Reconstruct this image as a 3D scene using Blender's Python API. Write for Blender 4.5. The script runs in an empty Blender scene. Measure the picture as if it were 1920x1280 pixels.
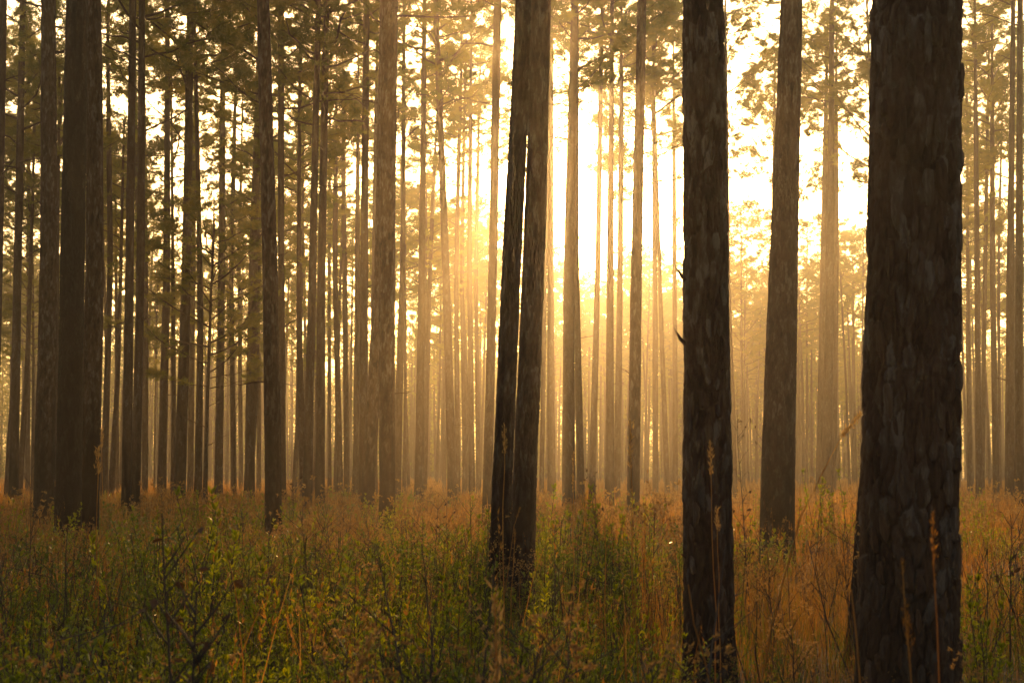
import bpy, math, random
import numpy as np
from mathutils import Vector, Matrix, Quaternion

# ------------------------------------------------------------------ camera, world, sun, exposure
SC = bpy.context.scene
COL = SC.collection
FPX, EYE = 3200.0, 1.6                       # focal length in photo pixels (60 mm), eye height
PITCH = math.atan(240.0 / FPX)
CP, SP = math.cos(PITCH), math.sin(PITCH)

def ray(px, py):
    a, b = (px - 960.0) / FPX, (640.0 - py) / FPX
    return Vector((a, CP - b * SP, SP + b * CP))

def at(px, py, d):
    """point seen at photo pixel (px, py), d metres ahead"""
    r = ray(px, py)
    t = d / r.y
    return Vector((r.x * t, d, EYE + r.z * t))

cam_d = bpy.data.cameras.new('camera')
cam = bpy.data.objects.new('camera', cam_d)
COL.objects.link(cam)
cam.location = (0, 0, EYE)
cam.rotation_euler = (math.pi / 2 + PITCH, 0, 0)
cam_d.sensor_width = 36.0
cam_d.lens = FPX / 1920.0 * 36.0
cam_d.clip_start, cam_d.clip_end = 0.1, 3000
cam_d.dof.use_dof = True
cam_d.dof.focus_distance = 26.0
cam_d.dof.aperture_fstop = 7.0
SC.camera = cam

sd = ray(1052, 172).normalized()             # direction towards the sun
SUN_EL = math.asin(sd.z)
SUN_AZ = math.atan2(sd.x, sd.y)

world = bpy.data.worlds.new('World')
SC.world = world
world.use_nodes = True
wn = world.node_tree.nodes
bg = wn['Background']
sky = wn.new('ShaderNodeTexSky')
sky.sky_type = 'NISHITA'
sky.sun_disc = False
sky.sun_elevation = SUN_EL
sky.sun_rotation = SUN_AZ
sky.air_density = 1.0
sky.dust_density = 6.0
sky.ozone_density = 0.2
world.node_tree.links.new(sky.outputs[0], bg.inputs[0])
bg.inputs[1].default_value = 0.15

sun_l = bpy.data.lights.new('sun', 'SUN')
sun_l.energy = 3.6
sun_l.angle = math.radians(0.6)
sun_l.color = (1.0, 0.585, 0.25)
sun = bpy.data.objects.new('sun', sun_l)
COL.objects.link(sun)
sun.rotation_euler = sd.to_track_quat('Z', 'Y').to_euler()
sun.location = (0, 0, 60)

SC.view_settings.view_transform = 'Standard'
SC.view_settings.look = 'None'
SC.view_settings.gamma = 1.0
SC.view_settings.exposure = 0.75
SC.view_settings.use_curve_mapping = False
SC.view_settings.use_white_balance = True
SC.view_settings.white_balance_temperature = 8100
SC.view_settings.white_balance_tint = 10
cy = SC.cycles
cy.max_bounces = 6
cy.diffuse_bounces = 3
cy.glossy_bounces = 1
cy.transmission_bounces = 3
cy.transparent_max_bounces = 4
cy.volume_bounces = 1
cy.use_denoising = True
cy.sample_clamp_indirect = 4.0
cy.caustics_reflective = False
cy.caustics_refractive = False

HAZE_DENSITY = 0.00068
HAZE_G = 0.89

# ------------------------------------------------------------------ helpers
rng = np.random.default_rng(11)
random.seed(5)

def mat_new(name):
    m = bpy.data.materials.new(name)
    m.use_nodes = True
    m.node_tree.nodes.clear()
    return m, m.node_tree.nodes, m.node_tree.links

def ramp(nodes, stops):
    r = nodes.new('ShaderNodeValToRGB')
    el = r.color_ramp.elements
    el[0].position, el[0].color = stops[0][0], (*stops[0][1], 1)
    el[1].position, el[1].color = stops[-1][0], (*stops[-1][1], 1)
    for p, c in stops[1:-1]:
        e = el.new(p)
        e.color = (*c, 1)
    return r

def mesh(name, v, f, mats, smooth=False, attrs=None, mat_idx=None):
    """v (n,3); f (m,3) or (m,4) or a list of such arrays"""
    me = bpy.data.meshes.new(name)
    v = np.asarray(v, dtype=np.float32)
    fl = f if isinstance(f, list) else [f]
    fl = [np.asarray(q, dtype=np.int32) for q in fl if len(q)]
    loops = np.concatenate([q.ravel() for q in fl])
    tot = np.concatenate([np.full(len(q), q.shape[1], np.int32) for q in fl])
    start = np.concatenate([[0], np.cumsum(tot)[:-1]]).astype(np.int32)
    me.vertices.add(len(v))
    me.vertices.foreach_set('co', v.ravel())
    me.loops.add(len(loops))
    me.loops.foreach_set('vertex_index', loops)
    me.polygons.add(len(tot))
    me.polygons.foreach_set('loop_start', start)
    me.polygons.foreach_set('loop_total', tot)
    if mat_idx is not None:
        me.polygons.foreach_set('material_index', np.asarray(mat_idx, np.int32))
    me.polygons.foreach_set('use_smooth', np.full(len(tot), smooth, dtype=bool))
    for m in (mats if isinstance(mats, (list, tuple)) else [mats]):
        me.materials.append(m)
    for k, a in (attrs or {}).items():
        at_ = me.attributes.new(k, 'FLOAT', 'POINT')
        at_.data.foreach_set('value', np.asarray(a, np.float32))
    me.update(calc_edges=True)
    return me

def link(name, me, parent=None, loc=(0, 0, 0)):
    o = bpy.data.objects.new(name, me)
    o.location = loc
    COL.objects.link(o)
    if parent is not None:
        o.parent = parent
    return o

def tag(o, label=None, cat=None, group=None, kind=None):
    if label: o['label'] = label
    if cat: o['category'] = cat
    if group: o['group'] = group
    if kind: o['kind'] = kind
    return o

def thing(name, label, cat, loc, group=None, rz=0.0):
    o = bpy.data.objects.new(name, None)
    o.empty_display_size = 0.3
    o.location = loc
    o.rotation_euler = (0, 0, rz)
    COL.objects.link(o)
    return tag(o, label, cat, group)

def hsh(i, j, k, s=0):
    h = (i * 374761393 + j * 668265263 + k * 2147483647 + s * 1274126177) & 0xffffffff
    h = (h ^ (h >> 13)) * 1274126177 & 0xffffffff
    h = (h ^ (h >> 16)) * 2246822519 & 0xffffffff
    h = h ^ (h >> 15)
    return (h & 0xffffff) / float(0x1000000)

def vnoise(x, y, z, s=0):
    """value noise in -1..1"""
    x, y, z = np.broadcast_arrays(x, y, z)
    xi, yi, zi = np.floor(x).astype(np.int64), np.floor(y).astype(np.int64), np.floor(z).astype(np.int64)
    u, v, w = x - xi, y - yi, z - zi
    u, v, w = u*u*(3-2*u), v*v*(3-2*v), w*w*(3-2*w)
    r = 0
    for a in (0, 1):
        for b in (0, 1):
            for c in (0, 1):
                r = r + hsh(xi+a, yi+b, zi+c, s) * (u if a else 1-u) * (v if b else 1-v) * (w if c else 1-w)
    return r * 2 - 1

# ------------------------------------------------------------------ materials
def bark_material():
    m, n, l = mat_new('pine_bark')
    out = n.new('ShaderNodeOutputMaterial'); b = n.new('ShaderNodeBsdfPrincipled')
    b.inputs['Roughness'].default_value = 0.9
    b.inputs['Specular IOR Level'].default_value = 0.15
    tc = n.new('ShaderNodeTexCoord'); mp = n.new('ShaderNodeMapping')
    mp.inputs['Scale'].default_value = (16, 16, 5)
    l.new(tc.outputs['Object'], mp.inputs[0])
    vo = n.new('ShaderNodeTexVoronoi'); vo.inputs['Scale'].default_value = 1.0
    vo.inputs['Randomness'].default_value = 0.9
    nz = n.new('ShaderNodeTexNoise'); nz.inputs['Scale'].default_value = 2.6; nz.inputs['Detail'].default_value = 6
    l.new(mp.outputs[0], vo.inputs['Vector']); l.new(mp.outputs[0], nz.inputs['Vector'])
    at_ = n.new('ShaderNodeAttribute'); at_.attribute_name = 'plate'
    mx = n.new('ShaderNodeMath'); mx.operation = 'MULTIPLY_ADD'
    l.new(nz.outputs[0], mx.inputs[0]); mx.inputs[1].default_value = 0.7
    ad = n.new('ShaderNodeMath'); ad.operation = 'MULTIPLY'; ad.inputs[1].default_value = 0.55
    l.new(at_.outputs['Fac'], ad.inputs[0]); l.new(ad.outputs[0], mx.inputs[2])
    vc = n.new('ShaderNodeSeparateColor'); l.new(vo.outputs['Color'], vc.inputs[0])
    m2 = n.new('ShaderNodeMath'); m2.operation = 'MULTIPLY_ADD'; m2.inputs[1].default_value = 0.25
    l.new(vc.outputs[0], m2.inputs[0]); l.new(mx.outputs[0], m2.inputs[2])
    cr = ramp(n, [(0.28, (0.026, 0.015, 0.009)), (0.5, (0.052, 0.029, 0.018)), (0.72, (0.078, 0.042, 0.026)),
                  (0.9, (0.092, 0.062, 0.046)), (1.0, (0.130, 0.100, 0.080))])
    l.new(m2.outputs[0], cr.inputs[0])
    ch = n.new('ShaderNodeAttribute'); ch.attribute_name = 'char'
    mix = n.new('ShaderNodeMix'); mix.data_type = 'RGBA'
    l.new(ch.outputs['Fac'], mix.inputs[0]); l.new(cr.outputs[0], mix.inputs[6])
    mix.inputs[7].default_value = (0.018, 0.014, 0.012, 1)
    l.new(mix.outputs[2], b.inputs['Base Color'])
    bp = n.new('ShaderNodeBump'); bp.inputs['Strength'].default_value = 0.9; bp.inputs['Distance'].default_value = 0.02
    hh = n.new('ShaderNodeMath'); hh.operation = 'MULTIPLY_ADD'; hh.inputs[1].default_value = -0.6
    l.new(vo.outputs['Distance'], hh.inputs[0]); l.new(nz.outputs[0], hh.inputs[2])
    l.new(hh.outputs[0], bp.inputs['Height']); l.new(bp.outputs[0], b.inputs['Normal'])
    l.new(b.outputs[0], out.inputs[0])
    return m

def leaf_material(name, stops, trans, tfac=0.5, rough=0.45, spec=0.4, attr='rnd'):
    m, n, l = mat_new(name)
    out = n.new('ShaderNodeOutputMaterial'); b = n.new('ShaderNodeBsdfPrincipled')
    b.inputs['Roughness'].default_value = rough
    b.inputs['Specular IOR Level'].default_value = spec
    at_ = n.new('ShaderNodeAttribute'); at_.attribute_name = attr
    oi = n.new('ShaderNodeObjectInfo')
    ad = n.new('ShaderNodeMath'); ad.operation = 'MULTIPLY_ADD'; ad.inputs[1].default_value = 0.25
    sb = n.new('ShaderNodeMath'); sb.operation = 'MULTIPLY'; sb.inputs[1].default_value = 0.8
    l.new(at_.outputs['Fac'], sb.inputs[0])
    l.new(oi.outputs['Random'], ad.inputs[0]); l.new(sb.outputs[0], ad.inputs[2])
    cr = ramp(n, stops); l.new(ad.outputs[0], cr.inputs[0]); l.new(cr.outputs[0], b.inputs['Base Color'])
    t = n.new('ShaderNodeBsdfTranslucent')
    mu = n.new('ShaderNodeMix'); mu.data_type = 'RGBA'; mu.blend_type = 'MULTIPLY'; mu.inputs[0].default_value = 1
    l.new(cr.outputs[0], mu.inputs[6]); mu.inputs[7].default_value = (*trans, 1)
    l.new(mu.outputs[2], t.inputs[0])
    mx = n.new('ShaderNodeMixShader'); mx.inputs[0].default_value = tfac
    l.new(b.outputs[0], mx.inputs[1]); l.new(t.outputs[0], mx.inputs[2]); l.new(mx.outputs[0], out.inputs[0])
    return m

def plain_material(name, c, rough=0.85):
    m, n, l = mat_new(name)
    out = n.new('ShaderNodeOutputMaterial'); b = n.new('ShaderNodeBsdfPrincipled')
    nz = n.new('ShaderNodeTexNoise'); nz.inputs['Scale'].default_value = 14; nz.inputs['Detail'].default_value = 4
    tc = n.new('ShaderNodeTexCoord'); l.new(tc.outputs['Object'], nz.inputs['Vector'])
    cr = ramp(n, [(0.3, tuple(x * 0.6 for x in c)), (0.7, tuple(x * 1.35 for x in c))])
    l.new(nz.outputs[0], cr.inputs[0]); l.new(cr.outputs[0], b.inputs['Base Color'])
    b.inputs['Roughness'].default_value = rough
    l.new(b.outputs[0], out.inputs[0])
    return m

BARK = bark_material()
NEEDLE = leaf_material('pine_needles', [(0.0, (0.045, 0.055, 0.010)), (0.5, (0.080, 0.085, 0.014)), (1.0, (0.130, 0.115, 0.020))],
                       (2.9, 2.5, 1.0), 0.52, 0.5, 0.35)
LEAF = leaf_material('shrub_leaf', [(0.0, (0.022, 0.040, 0.005)), (0.5, (0.060, 0.088, 0.009)), (0.8, (0.125, 0.130, 0.012)), (1.0, (0.22, 0.120, 0.02))],
                     (3.0, 2.6, 1.2), 0.42, 0.38, 0.5)
GRASS = leaf_material('dry_grass', [(0.0, (0.060, 0.036, 0.011)), (0.35, (0.16, 0.090, 0.024)), (0.75, (0.29, 0.185, 0.050)), (1.0, (0.50, 0.38, 0.14))],
                      (1.9, 1.35, 0.8), 0.5, 0.5, 0.3)
GREENGRASS = leaf_material('green_forbs', [(0.0, (0.022, 0.042, 0.006)), (0.5, (0.050, 0.075, 0.008)), (1.0, (0.095, 0.105, 0.014))],
                           (2.8, 2.4, 1.0), 0.45, 0.45, 0.4)
SHRUBLEAF = leaf_material('bright_shrub_leaf', [(0.0, (0.040, 0.065, 0.006)), (0.5, (0.095, 0.125, 0.010)), (1.0, (0.19, 0.19, 0.018))],
                     (3.0, 2.6, 1.0), 0.5, 0.4, 0.45)
SEED = leaf_material('seed_heads', [(0.0, (0.10, 0.065, 0.030)), (0.6, (0.22, 0.15, 0.070)), (1.0, (0.42, 0.31, 0.15))],
                     (1.6, 1.3, 0.8), 0.5, 0.6, 0.2)
DEADLEAF = leaf_material('dead_leaf', [(0.0, (0.035, 0.022, 0.014)), (1.0, (0.075, 0.045, 0.025))], (1.4, 1.1, 0.8), 0.25, 0.6, 0.2)
TWIG = plain_material('twig_bark', (0.045, 0.030, 0.022))
SOIL = plain_material('forest_soil', (0.045, 0.030, 0.016), 0.95)

# ------------------------------------------------------------------ ground, haze
def ground_z(x, y):
    return 0.10 * vnoise(np.asarray(x) * 0.07, np.asarray(y) * 0.07, 0.0, 3) + 0.03 * vnoise(np.asarray(x) * 0.5, np.asarray(y) * 0.5, 0.0, 4)

def gz(x, y):
    return float(ground_z(np.array([x]), np.array([y]))[0])

g = np.sign(np.linspace(-1, 1, 181)) * np.abs(np.linspace(-1, 1, 181)) ** 2.2 * 330
gx, gy = np.meshgrid(g, g + 20)
gv = np.stack([gx, gy, ground_z(gx, gy)], -1).reshape(-1, 3)
N = len(g)
ii = (np.arange(N - 1)[:, None] * N + np.arange(N - 1)[None]).ravel()
tag(link('ground', mesh('ground', gv, np.stack([ii, ii + 1, ii + N + 1, ii + N], 1), SOIL, True)), kind='structure')

def box_mesh(name, lo, hi, m):
    x0, y0, z0 = lo; x1, y1, z1 = hi
    v = [(x0,y0,z0),(x1,y0,z0),(x1,y1,z0),(x0,y1,z0),(x0,y0,z1),(x1,y0,z1),(x1,y1,z1),(x0,y1,z1)]
    return mesh(name, v, np.array([(0,3,2,1),(4,5,6,7),(0,1,5,4),(1,2,6,5),(2,3,7,6),(3,0,4,7)]), m)

hm, hn, hl = mat_new('morning_haze')
ho = hn.new('ShaderNodeOutputMaterial'); hv = hn.new('ShaderNodeVolumePrincipled')
hv.inputs['Color'].default_value = (0.97, 0.90, 0.78, 1)
hv.inputs['Density'].default_value = HAZE_DENSITY
hv.inputs['Anisotropy'].default_value = HAZE_G
hl.new(hv.outputs[0], ho.inputs['Volume'])
tag(link('haze', box_mesh('haze', (-340, -330, -1.3), (340, 370, 31.5), hm)), kind='stuff')

# ------------------------------------------------------------------ trunks
def bark_relief(th, z, R, seed, cw, chh):
    """elongated overlapping plates: returns height 0..1 and a value per plate"""
    C = 2 * math.pi * R
    nu = max(5, int(round(C / cw)))
    x3, y3 = np.cos(th) * R, np.sin(th) * R
    u = th / (2 * math.pi) * nu + 0.45 * vnoise(x3 * 9, y3 * 9, z * 5, seed) + 0.18 * vnoise(x3 * 30, y3 * 30, z * 22, seed + 1)
    v = z / chh + 0.35 * vnoise(x3 * 8, y3 * 8, z * 6, seed + 2) + 0.12 * vnoise(x3 * 34, y3 * 34, z * 30, seed + 3)
    ui = np.floor(u).astype(np.int64)
    f1 = np.full(u.shape, 9.0); f2 = np.full(u.shape, 9.0); cid = np.zeros(u.shape)
    for du in (-1, 0, 1):
        cu = ui + du; cm = np.mod(cu, nu)
        off = hsh(cm, cm * 0 + 7, cm * 0, seed)
        vv = v + off * 1.7
        vi = np.floor(vv).astype(np.int64)
        for dv in (-1, 0, 1):
            cv = vi + dv
            px = cu + 0.5 + 0.42 * (hsh(cm, cv, cm * 0 + 1, seed) * 2 - 1)
            pv = cv + 0.5 + 0.40 * (hsh(cm, cv, cm * 0 + 2, seed) * 2 - 1)
            d = np.sqrt((u - px) ** 2 + ((vv - pv)) ** 2 * 0.9)
            r = hsh(cm, cv, cm * 0 + 3, seed)
            new = d < f1
            f2 = np.where(new, f1, np.minimum(f2, d))
            cid = np.where(new, r, cid)
            f1 = np.where(new, d, f1)
    e = np.clip((f2 - f1) / 0.20, 0, 1)
    e = e * e * (3 - 2 * e)
    hgt = e * (0.45 + 0.55 * cid) + 0.12 * vnoise(x3 * 60, y3 * 60, z * 35, seed + 5)
    return hgt, cid

def smooth_path(zs, pz, pv):
    """monotone-ish interpolation through control heights with a quadratic blend"""
    c = np.interp(zs, pz, pv)
    k = 0.25 * (pz[-1] - pz[0]) / max(1, len(pz) - 1)
    return 0.5 * c + 0.25 * (np.interp(zs - k, pz, pv) + np.interp(zs + k, pz, pv))

def trunk_mesh(zc, cx, cyy, zr, rr, H, seed, fine=0, ztop_fine=6.0, char=0.0, relief=0.02, cw=0.06, chh=0.17):
    """zc/cx/cyy: control heights and centres; zr/rr: control heights and radii"""
    if fine:
        zs = np.concatenate([np.arange(-0.35, ztop_fine, fine[1]), np.linspace(ztop_fine, H, 30)])
        seg = fine[0]
    else:
        zs = np.concatenate([[-0.35, 0.0, 0.15, 0.4], np.linspace(0.8, H, int(H / 0.45))])
        seg = 18
    th = np.linspace(0, 2 * math.pi, seg, endpoint=False)
    Z, T = np.meshgrid(zs, th, indexing='ij')
    X0, Y0 = smooth_path(Z, zc, cx), smooth_path(Z, zc, cyy)
    R = np.interp(Z, zr, rr)
    R = R * (1 + 0.22 * np.exp(-np.maximum(Z, 0) / 0.35) * (1 + 0.5 * np.sin(T * 3 + seed) ))    # root flare
    R = R * (1 + 0.035 * vnoise(np.cos(T) * 1.2, np.sin(T) * 1.2, Z * 0.9, seed) + 0.02 * vnoise(np.cos(T) * 2, np.sin(T) * 2, Z * 3, seed + 9))
    R0 = rr[0]
    if fine:
        h, cid = bark_relief(T, Z, R0, seed, cw, chh)
        h2, c2 = bark_relief(T, Z, R0, seed + 40, cw * 0.45, chh * 0.4)
        R = R + relief * (h - 0.6) + relief * 0.28 * (h2 - 0.5)
        plate = 0.75 * cid + 0.25 * c2
    else:
        R = R * (1 + 0.028 * vnoise(np.cos(T) * 4, np.sin(T) * 4, Z * 5, seed + 20))
        plate = 0.5 + 0.4 * vnoise(np.cos(T) * 3, np.sin(T) * 3, Z * 2.2, seed + 21)
    cmax = char * 1.5 + (0.8 if char == 0 else 1.0)
    chv = np.clip((cmax - Z) / (1.0 + 0.35 * cmax) + 0.5 * vnoise(np.cos(T) * 2.5, np.sin(T) * 2.5, Z * 1.5, seed + 30), 0, 1) * 0.8
    V = np.stack([X0 + R * np.cos(T), Y0 + R * np.sin(T), Z], -1).reshape(-1, 3)
    nz_, ns = len(zs), seg
    a = (np.arange(nz_ - 1)[:, None] * ns + np.arange(ns)[None]).ravel()
    b = (np.arange(nz_ - 1)[:, None] * ns + (np.arange(ns)[None] + 1) % ns).ravel()
    F = np.stack([a, b, b + ns, a + ns], 1)
    return mesh('trunk', V, F, BARK, True, {'plate': plate.ravel(), 'char': chv.ravel()})

def bark_plates(tree, zc, cx, cyy, zr, rr, seed, n, z0, z1, cw, chh, thick):
    """loose scales of bark standing proud of the trunk, on the side towards the camera"""
    protos = []
    for k in range(6):
        r = np.random.default_rng(seed * 10 + k)
        m_ = 9
        an = np.linspace(0, 2 * math.pi, m_, endpoint=False) + r.uniform(-0.2, 0.2, m_)
        q = r.uniform(0.7, 1.1, m_)
        px, pz = np.cos(an) * q * cw * 0.46, np.sin(an) * q * chh * 0.46
        inner = 0.72
        v = [(x, 0.012, z) for x, z in zip(px, pz)] + [(x, -thick * (0.5 + 0.25 * (z > 0)), z) for x, z in zip(px * 0.97, pz * 0.97)] \
            + [(x * inner, -thick * (1.0 + r.uniform(-0.15, 0.2)), z * inner) for x, z in zip(px, pz)] + [(0, -thick * 1.15, 0)]
        f4 = [(i, (i + 1) % m_, m_ + (i + 1) % m_, m_ + i) for i in range(m_)] + [(m_ + i, m_ + (i + 1) % m_, 2 * m_ + (i + 1) % m_, 2 * m_ + i) for i in range(m_)]
        f3 = [(2 * m_ + i, 2 * m_ + (i + 1) % m_, 3 * m_) for i in range(m_)]
        nv = len(v)
        protos.append(mesh('bark_plate', v, [np.array(f4), np.array(f3)], BARK, False,
                           {'plate': np.full(nv, r.uniform(0.15, 0.75)), 'char': np.zeros(nv)}))
    r = np.random.default_rng(seed + 77)
    done = []
    tries = 0
    while len(done) < n and tries < n * 20:
        tries += 1
        z = r.uniform(z0, z1); a = -math.pi / 2 + r.uniform(-1.05, 1.05)
        R = float(np.interp(z, zr, rr))
        if any(abs(z - q[0]) < chh * 0.8 and abs((a - q[1]) * R) < cw * 0.8 for q in done):
            continue
        done.append((z, a))
        X = float(smooth_path(np.array([z]), zc, cx)[0]); Y = float(smooth_path(np.array([z]), zc, cyy)[0])
        o = link('bark_plate', protos[len(done) % 6], tree, (X + R * 1.0 * math.cos(a), Y + R * 1.0 * math.sin(a), z))
        o.rotation_euler = (r.uniform(-0.04, 0.04), r.uniform(-0.12, 0.12), a + math.pi / 2)
        s = r.uniform(0.45, 1.15)
        o.scale = (s * r.uniform(.7, 1.1), 1, s * r.uniform(0.9, 1.6))

# ------------------------------------------------------------------ crowns
def tubes(paths, rads, sides=4):
    V, F = [], []
    n0 = 0
    for P, Rr in zip(paths, rads):
        P = np.asarray(P, float)
        k = len(P)
        d = np.gradient(P, axis=0)
        d /= np.linalg.norm(d, axis=1)[:, None] + 1e-9
        ref = np.where(np.abs(d[:, 2:3]) > 0.9, np.array([[1., 0, 0]]), np.array([[0, 0, 1.]]))
        s = np.cross(d, ref); s /= np.linalg.norm(s, axis=1)[:, None] + 1e-9
        t = np.cross(d, s)
        th = np.linspace(0, 2 * math.pi, sides, endpoint=False)
        ring = P[:, None] + np.asarray(Rr)[:, None, None] * (np.cos(th)[None, :, None] * s[:, None] + np.sin(th)[None, :, None] * t[:, None])
        V.append(ring.reshape(-1, 3))
        a = (np.arange(k - 1)[:, None] * sides + np.arange(sides)[None]).ravel() + n0
        b = (np.arange(k - 1)[:, None] * sides + (np.arange(sides)[None] + 1) % sides).ravel() + n0
        F.append(np.stack([a, b, b + sides, a + sides], 1))
        n0 += k * sides
    return np.concatenate(V), np.concatenate(F)

def unit(v):
    return v / (np.linalg.norm(v, axis=-1, keepdims=True) + 1e-9)

def crown_mesh(seed, H, R, nl, twigs, per, needles=38, wid=0.020, nlen=0.32, shape=0.35, bare=3):
    per += 1
    r = np.random.default_rng(seed)
    paths, rads, tc, td = [], [], [], []
    for i in range(nl + bare):
        dead = i >= nl
        t = (i + r.uniform(0, 1)) / nl if not dead else r.uniform(-0.28, -0.02)
        z = H * t
        az = i * 2.399 + r.uniform(-0.6, 0.6)
        prof = (0.35 + 0.65 * math.sin(math.pi * min(1, max(0.0, t * 0.85 + shape * 0.5))) ) * (1.0 if t < 0.75 else (1.25 - t) * 2)
        L = R * prof * r.uniform(0.6, 1.15)
        if dead: L = r.uniform(0.8, 2.2)
        el = r.uniform(0.05, 0.5) + 0.5 * max(t, 0)
        k = 6
        s = np.linspace(0, 1, k)
        dxy = np.array([math.cos(az), math.sin(az)])
        perp = np.array([-dxy[1], dxy[0]])
        w = r.uniform(-0.12, 0.12)
        up = L * (math.sin(el) * s + r.uniform(0.05, 0.28) * s ** 2)
        P = np.stack([dxy[0] * L * s * math.cos(el) + perp[0] * w * L * np.sin(s * 3), dxy[1] * L * s * math.cos(el) + perp[1] * w * L * np.sin(s * 3), z + up], 1)
        P[1:] += r.normal(0, 0.05, (k - 1, 3))
        r0 = 0.012 + 0.010 * L
        paths.append(P); rads.append(r0 * (1 - 0.8 * s))
        nt = 2 if dead else max(2, int(twigs * L / R + r.uniform(0, 1.5)))
        for j in range(nt):
            q = r.uniform(0.3, 1.0) if j else 1.0
            o = np.array([np.interp(q, s, P[:, c]) for c in range(3)])
            taz = az + r.uniform(-1.2, 1.2)
            tl = r.uniform(0.45, 1.15) * (0.7 + 0.3 * L / R)
            dd = unit(np.array([math.cos(taz), math.sin(taz), r.uniform(0.0, 0.9)]))
            mid = o + dd * tl * 0.5 + r.normal(0, 0.04, 3)
            end = o + dd * tl + np.array([0, 0, 0.12 * tl])
            paths.append([o, mid, end]); rads.append([0.010, 0.007, 0.004])
            if dead: continue
            for m_ in range(per):
                f = 1.0 if m_ == 0 else r.uniform(0.35, 1.0)
                c = o + (end - o) * f + r.normal(0, 0.16, 3) * (0 if m_ == 0 else 1)
                tc.append(c); td.append(unit(dd * 0.7 + np.array([0, 0, 0.7]) + r.normal(0, 0.3, 3)))
    # leader
    paths.append([(0, 0, H * 0.6), (0.05, 0, H * 0.85), (0, 0.05, H)]); rads.append([0.05, 0.035, 0.015])
    for m_ in range(10):
        tc.append(np.array([0, 0, H]) + r.normal(0, 0.3, 3)); td.append(unit(np.array([0, 0, 1.]) + r.normal(0, .3, 3)))
    tc, td = np.array(tc), np.array(td)
    n = len(tc)
    nd = unit(td[:, None] * 0.55 + unit(r.normal(0, 1, (n, needles, 3))))
    ln = nlen * r.uniform(0.7, 1.15, (n, needles, 1))
    side = unit(np.cross(nd, r.normal(0, 1, (n, needles, 3))))
    base = tc[:, None] + r.normal(0, 0.035, (n, needles, 3))
    v = np.stack([base - side * wid * 0.5, base + side * wid * 0.5 , base + nd * ln + side * wid * 0.15], 2).reshape(-1, 3)
    f = np.arange(n * needles * 3).reshape(-1, 3)
    tv, tf = tubes(paths, rads)
    rnd = np.repeat(r.uniform(0, 1, n), needles * 3)
    V = np.concatenate([tv, v])
    return mesh('crown', V, [tf, f + len(tv)], [BARK, NEEDLE], False,
                {'rnd': np.concatenate([np.zeros(len(tv)), rnd]), 'plate': np.full(len(V), 0.4), 'char': np.zeros(len(V))},
                np.concatenate([np.zeros(len(tf)), np.ones(len(f))]))

CROWNS = [
    crown_mesh(101, 10.5, 3.6, 30, 7, 5),
    crown_mesh(102, 11.5, 3.0, 32, 7, 5, shape=0.5),
    crown_mesh(103, 8.5, 3.9, 26, 8, 5, shape=0.3),
    crown_mesh(104, 12.5, 3.4, 34, 7, 4, shape=0.45, bare=7),
    crown_mesh(105, 9.5, 3.1, 24, 7, 5, shape=0.6),
    crown_mesh(106, 11.0, 4.0, 28, 8, 5, shape=0.4, bare=3),
    crown_mesh(107, 7.5, 3.3, 22, 8, 5, shape=0.2),
]
CROWN_H = [10.5, 11.5, 8.5, 12.5, 9.5, 11.0, 7.5]

def put_crown(tree, ci, top, below, sc=1.0, spin=0.0):
    """crown whose tip sits at `top` and whose axis runs down to `below` (tree coordinates)"""
    ax = (Vector(top) - Vector(below)).normalized()
    o = link('crown', CROWNS[ci], tree)
    o.location = Vector(top) - ax * CROWN_H[ci] * sc
    o.rotation_mode = 'QUATERNION'
    o.rotation_quaternion = Vector((0, 0, 1)).rotation_difference(ax) @ Quaternion((0, 0, 1), spin)
    sr = sc ** 0.4 * CROWN_FAT
    o.scale = (sr, sr, sc)
    return o
CROWN_FAT = 1.12

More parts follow.
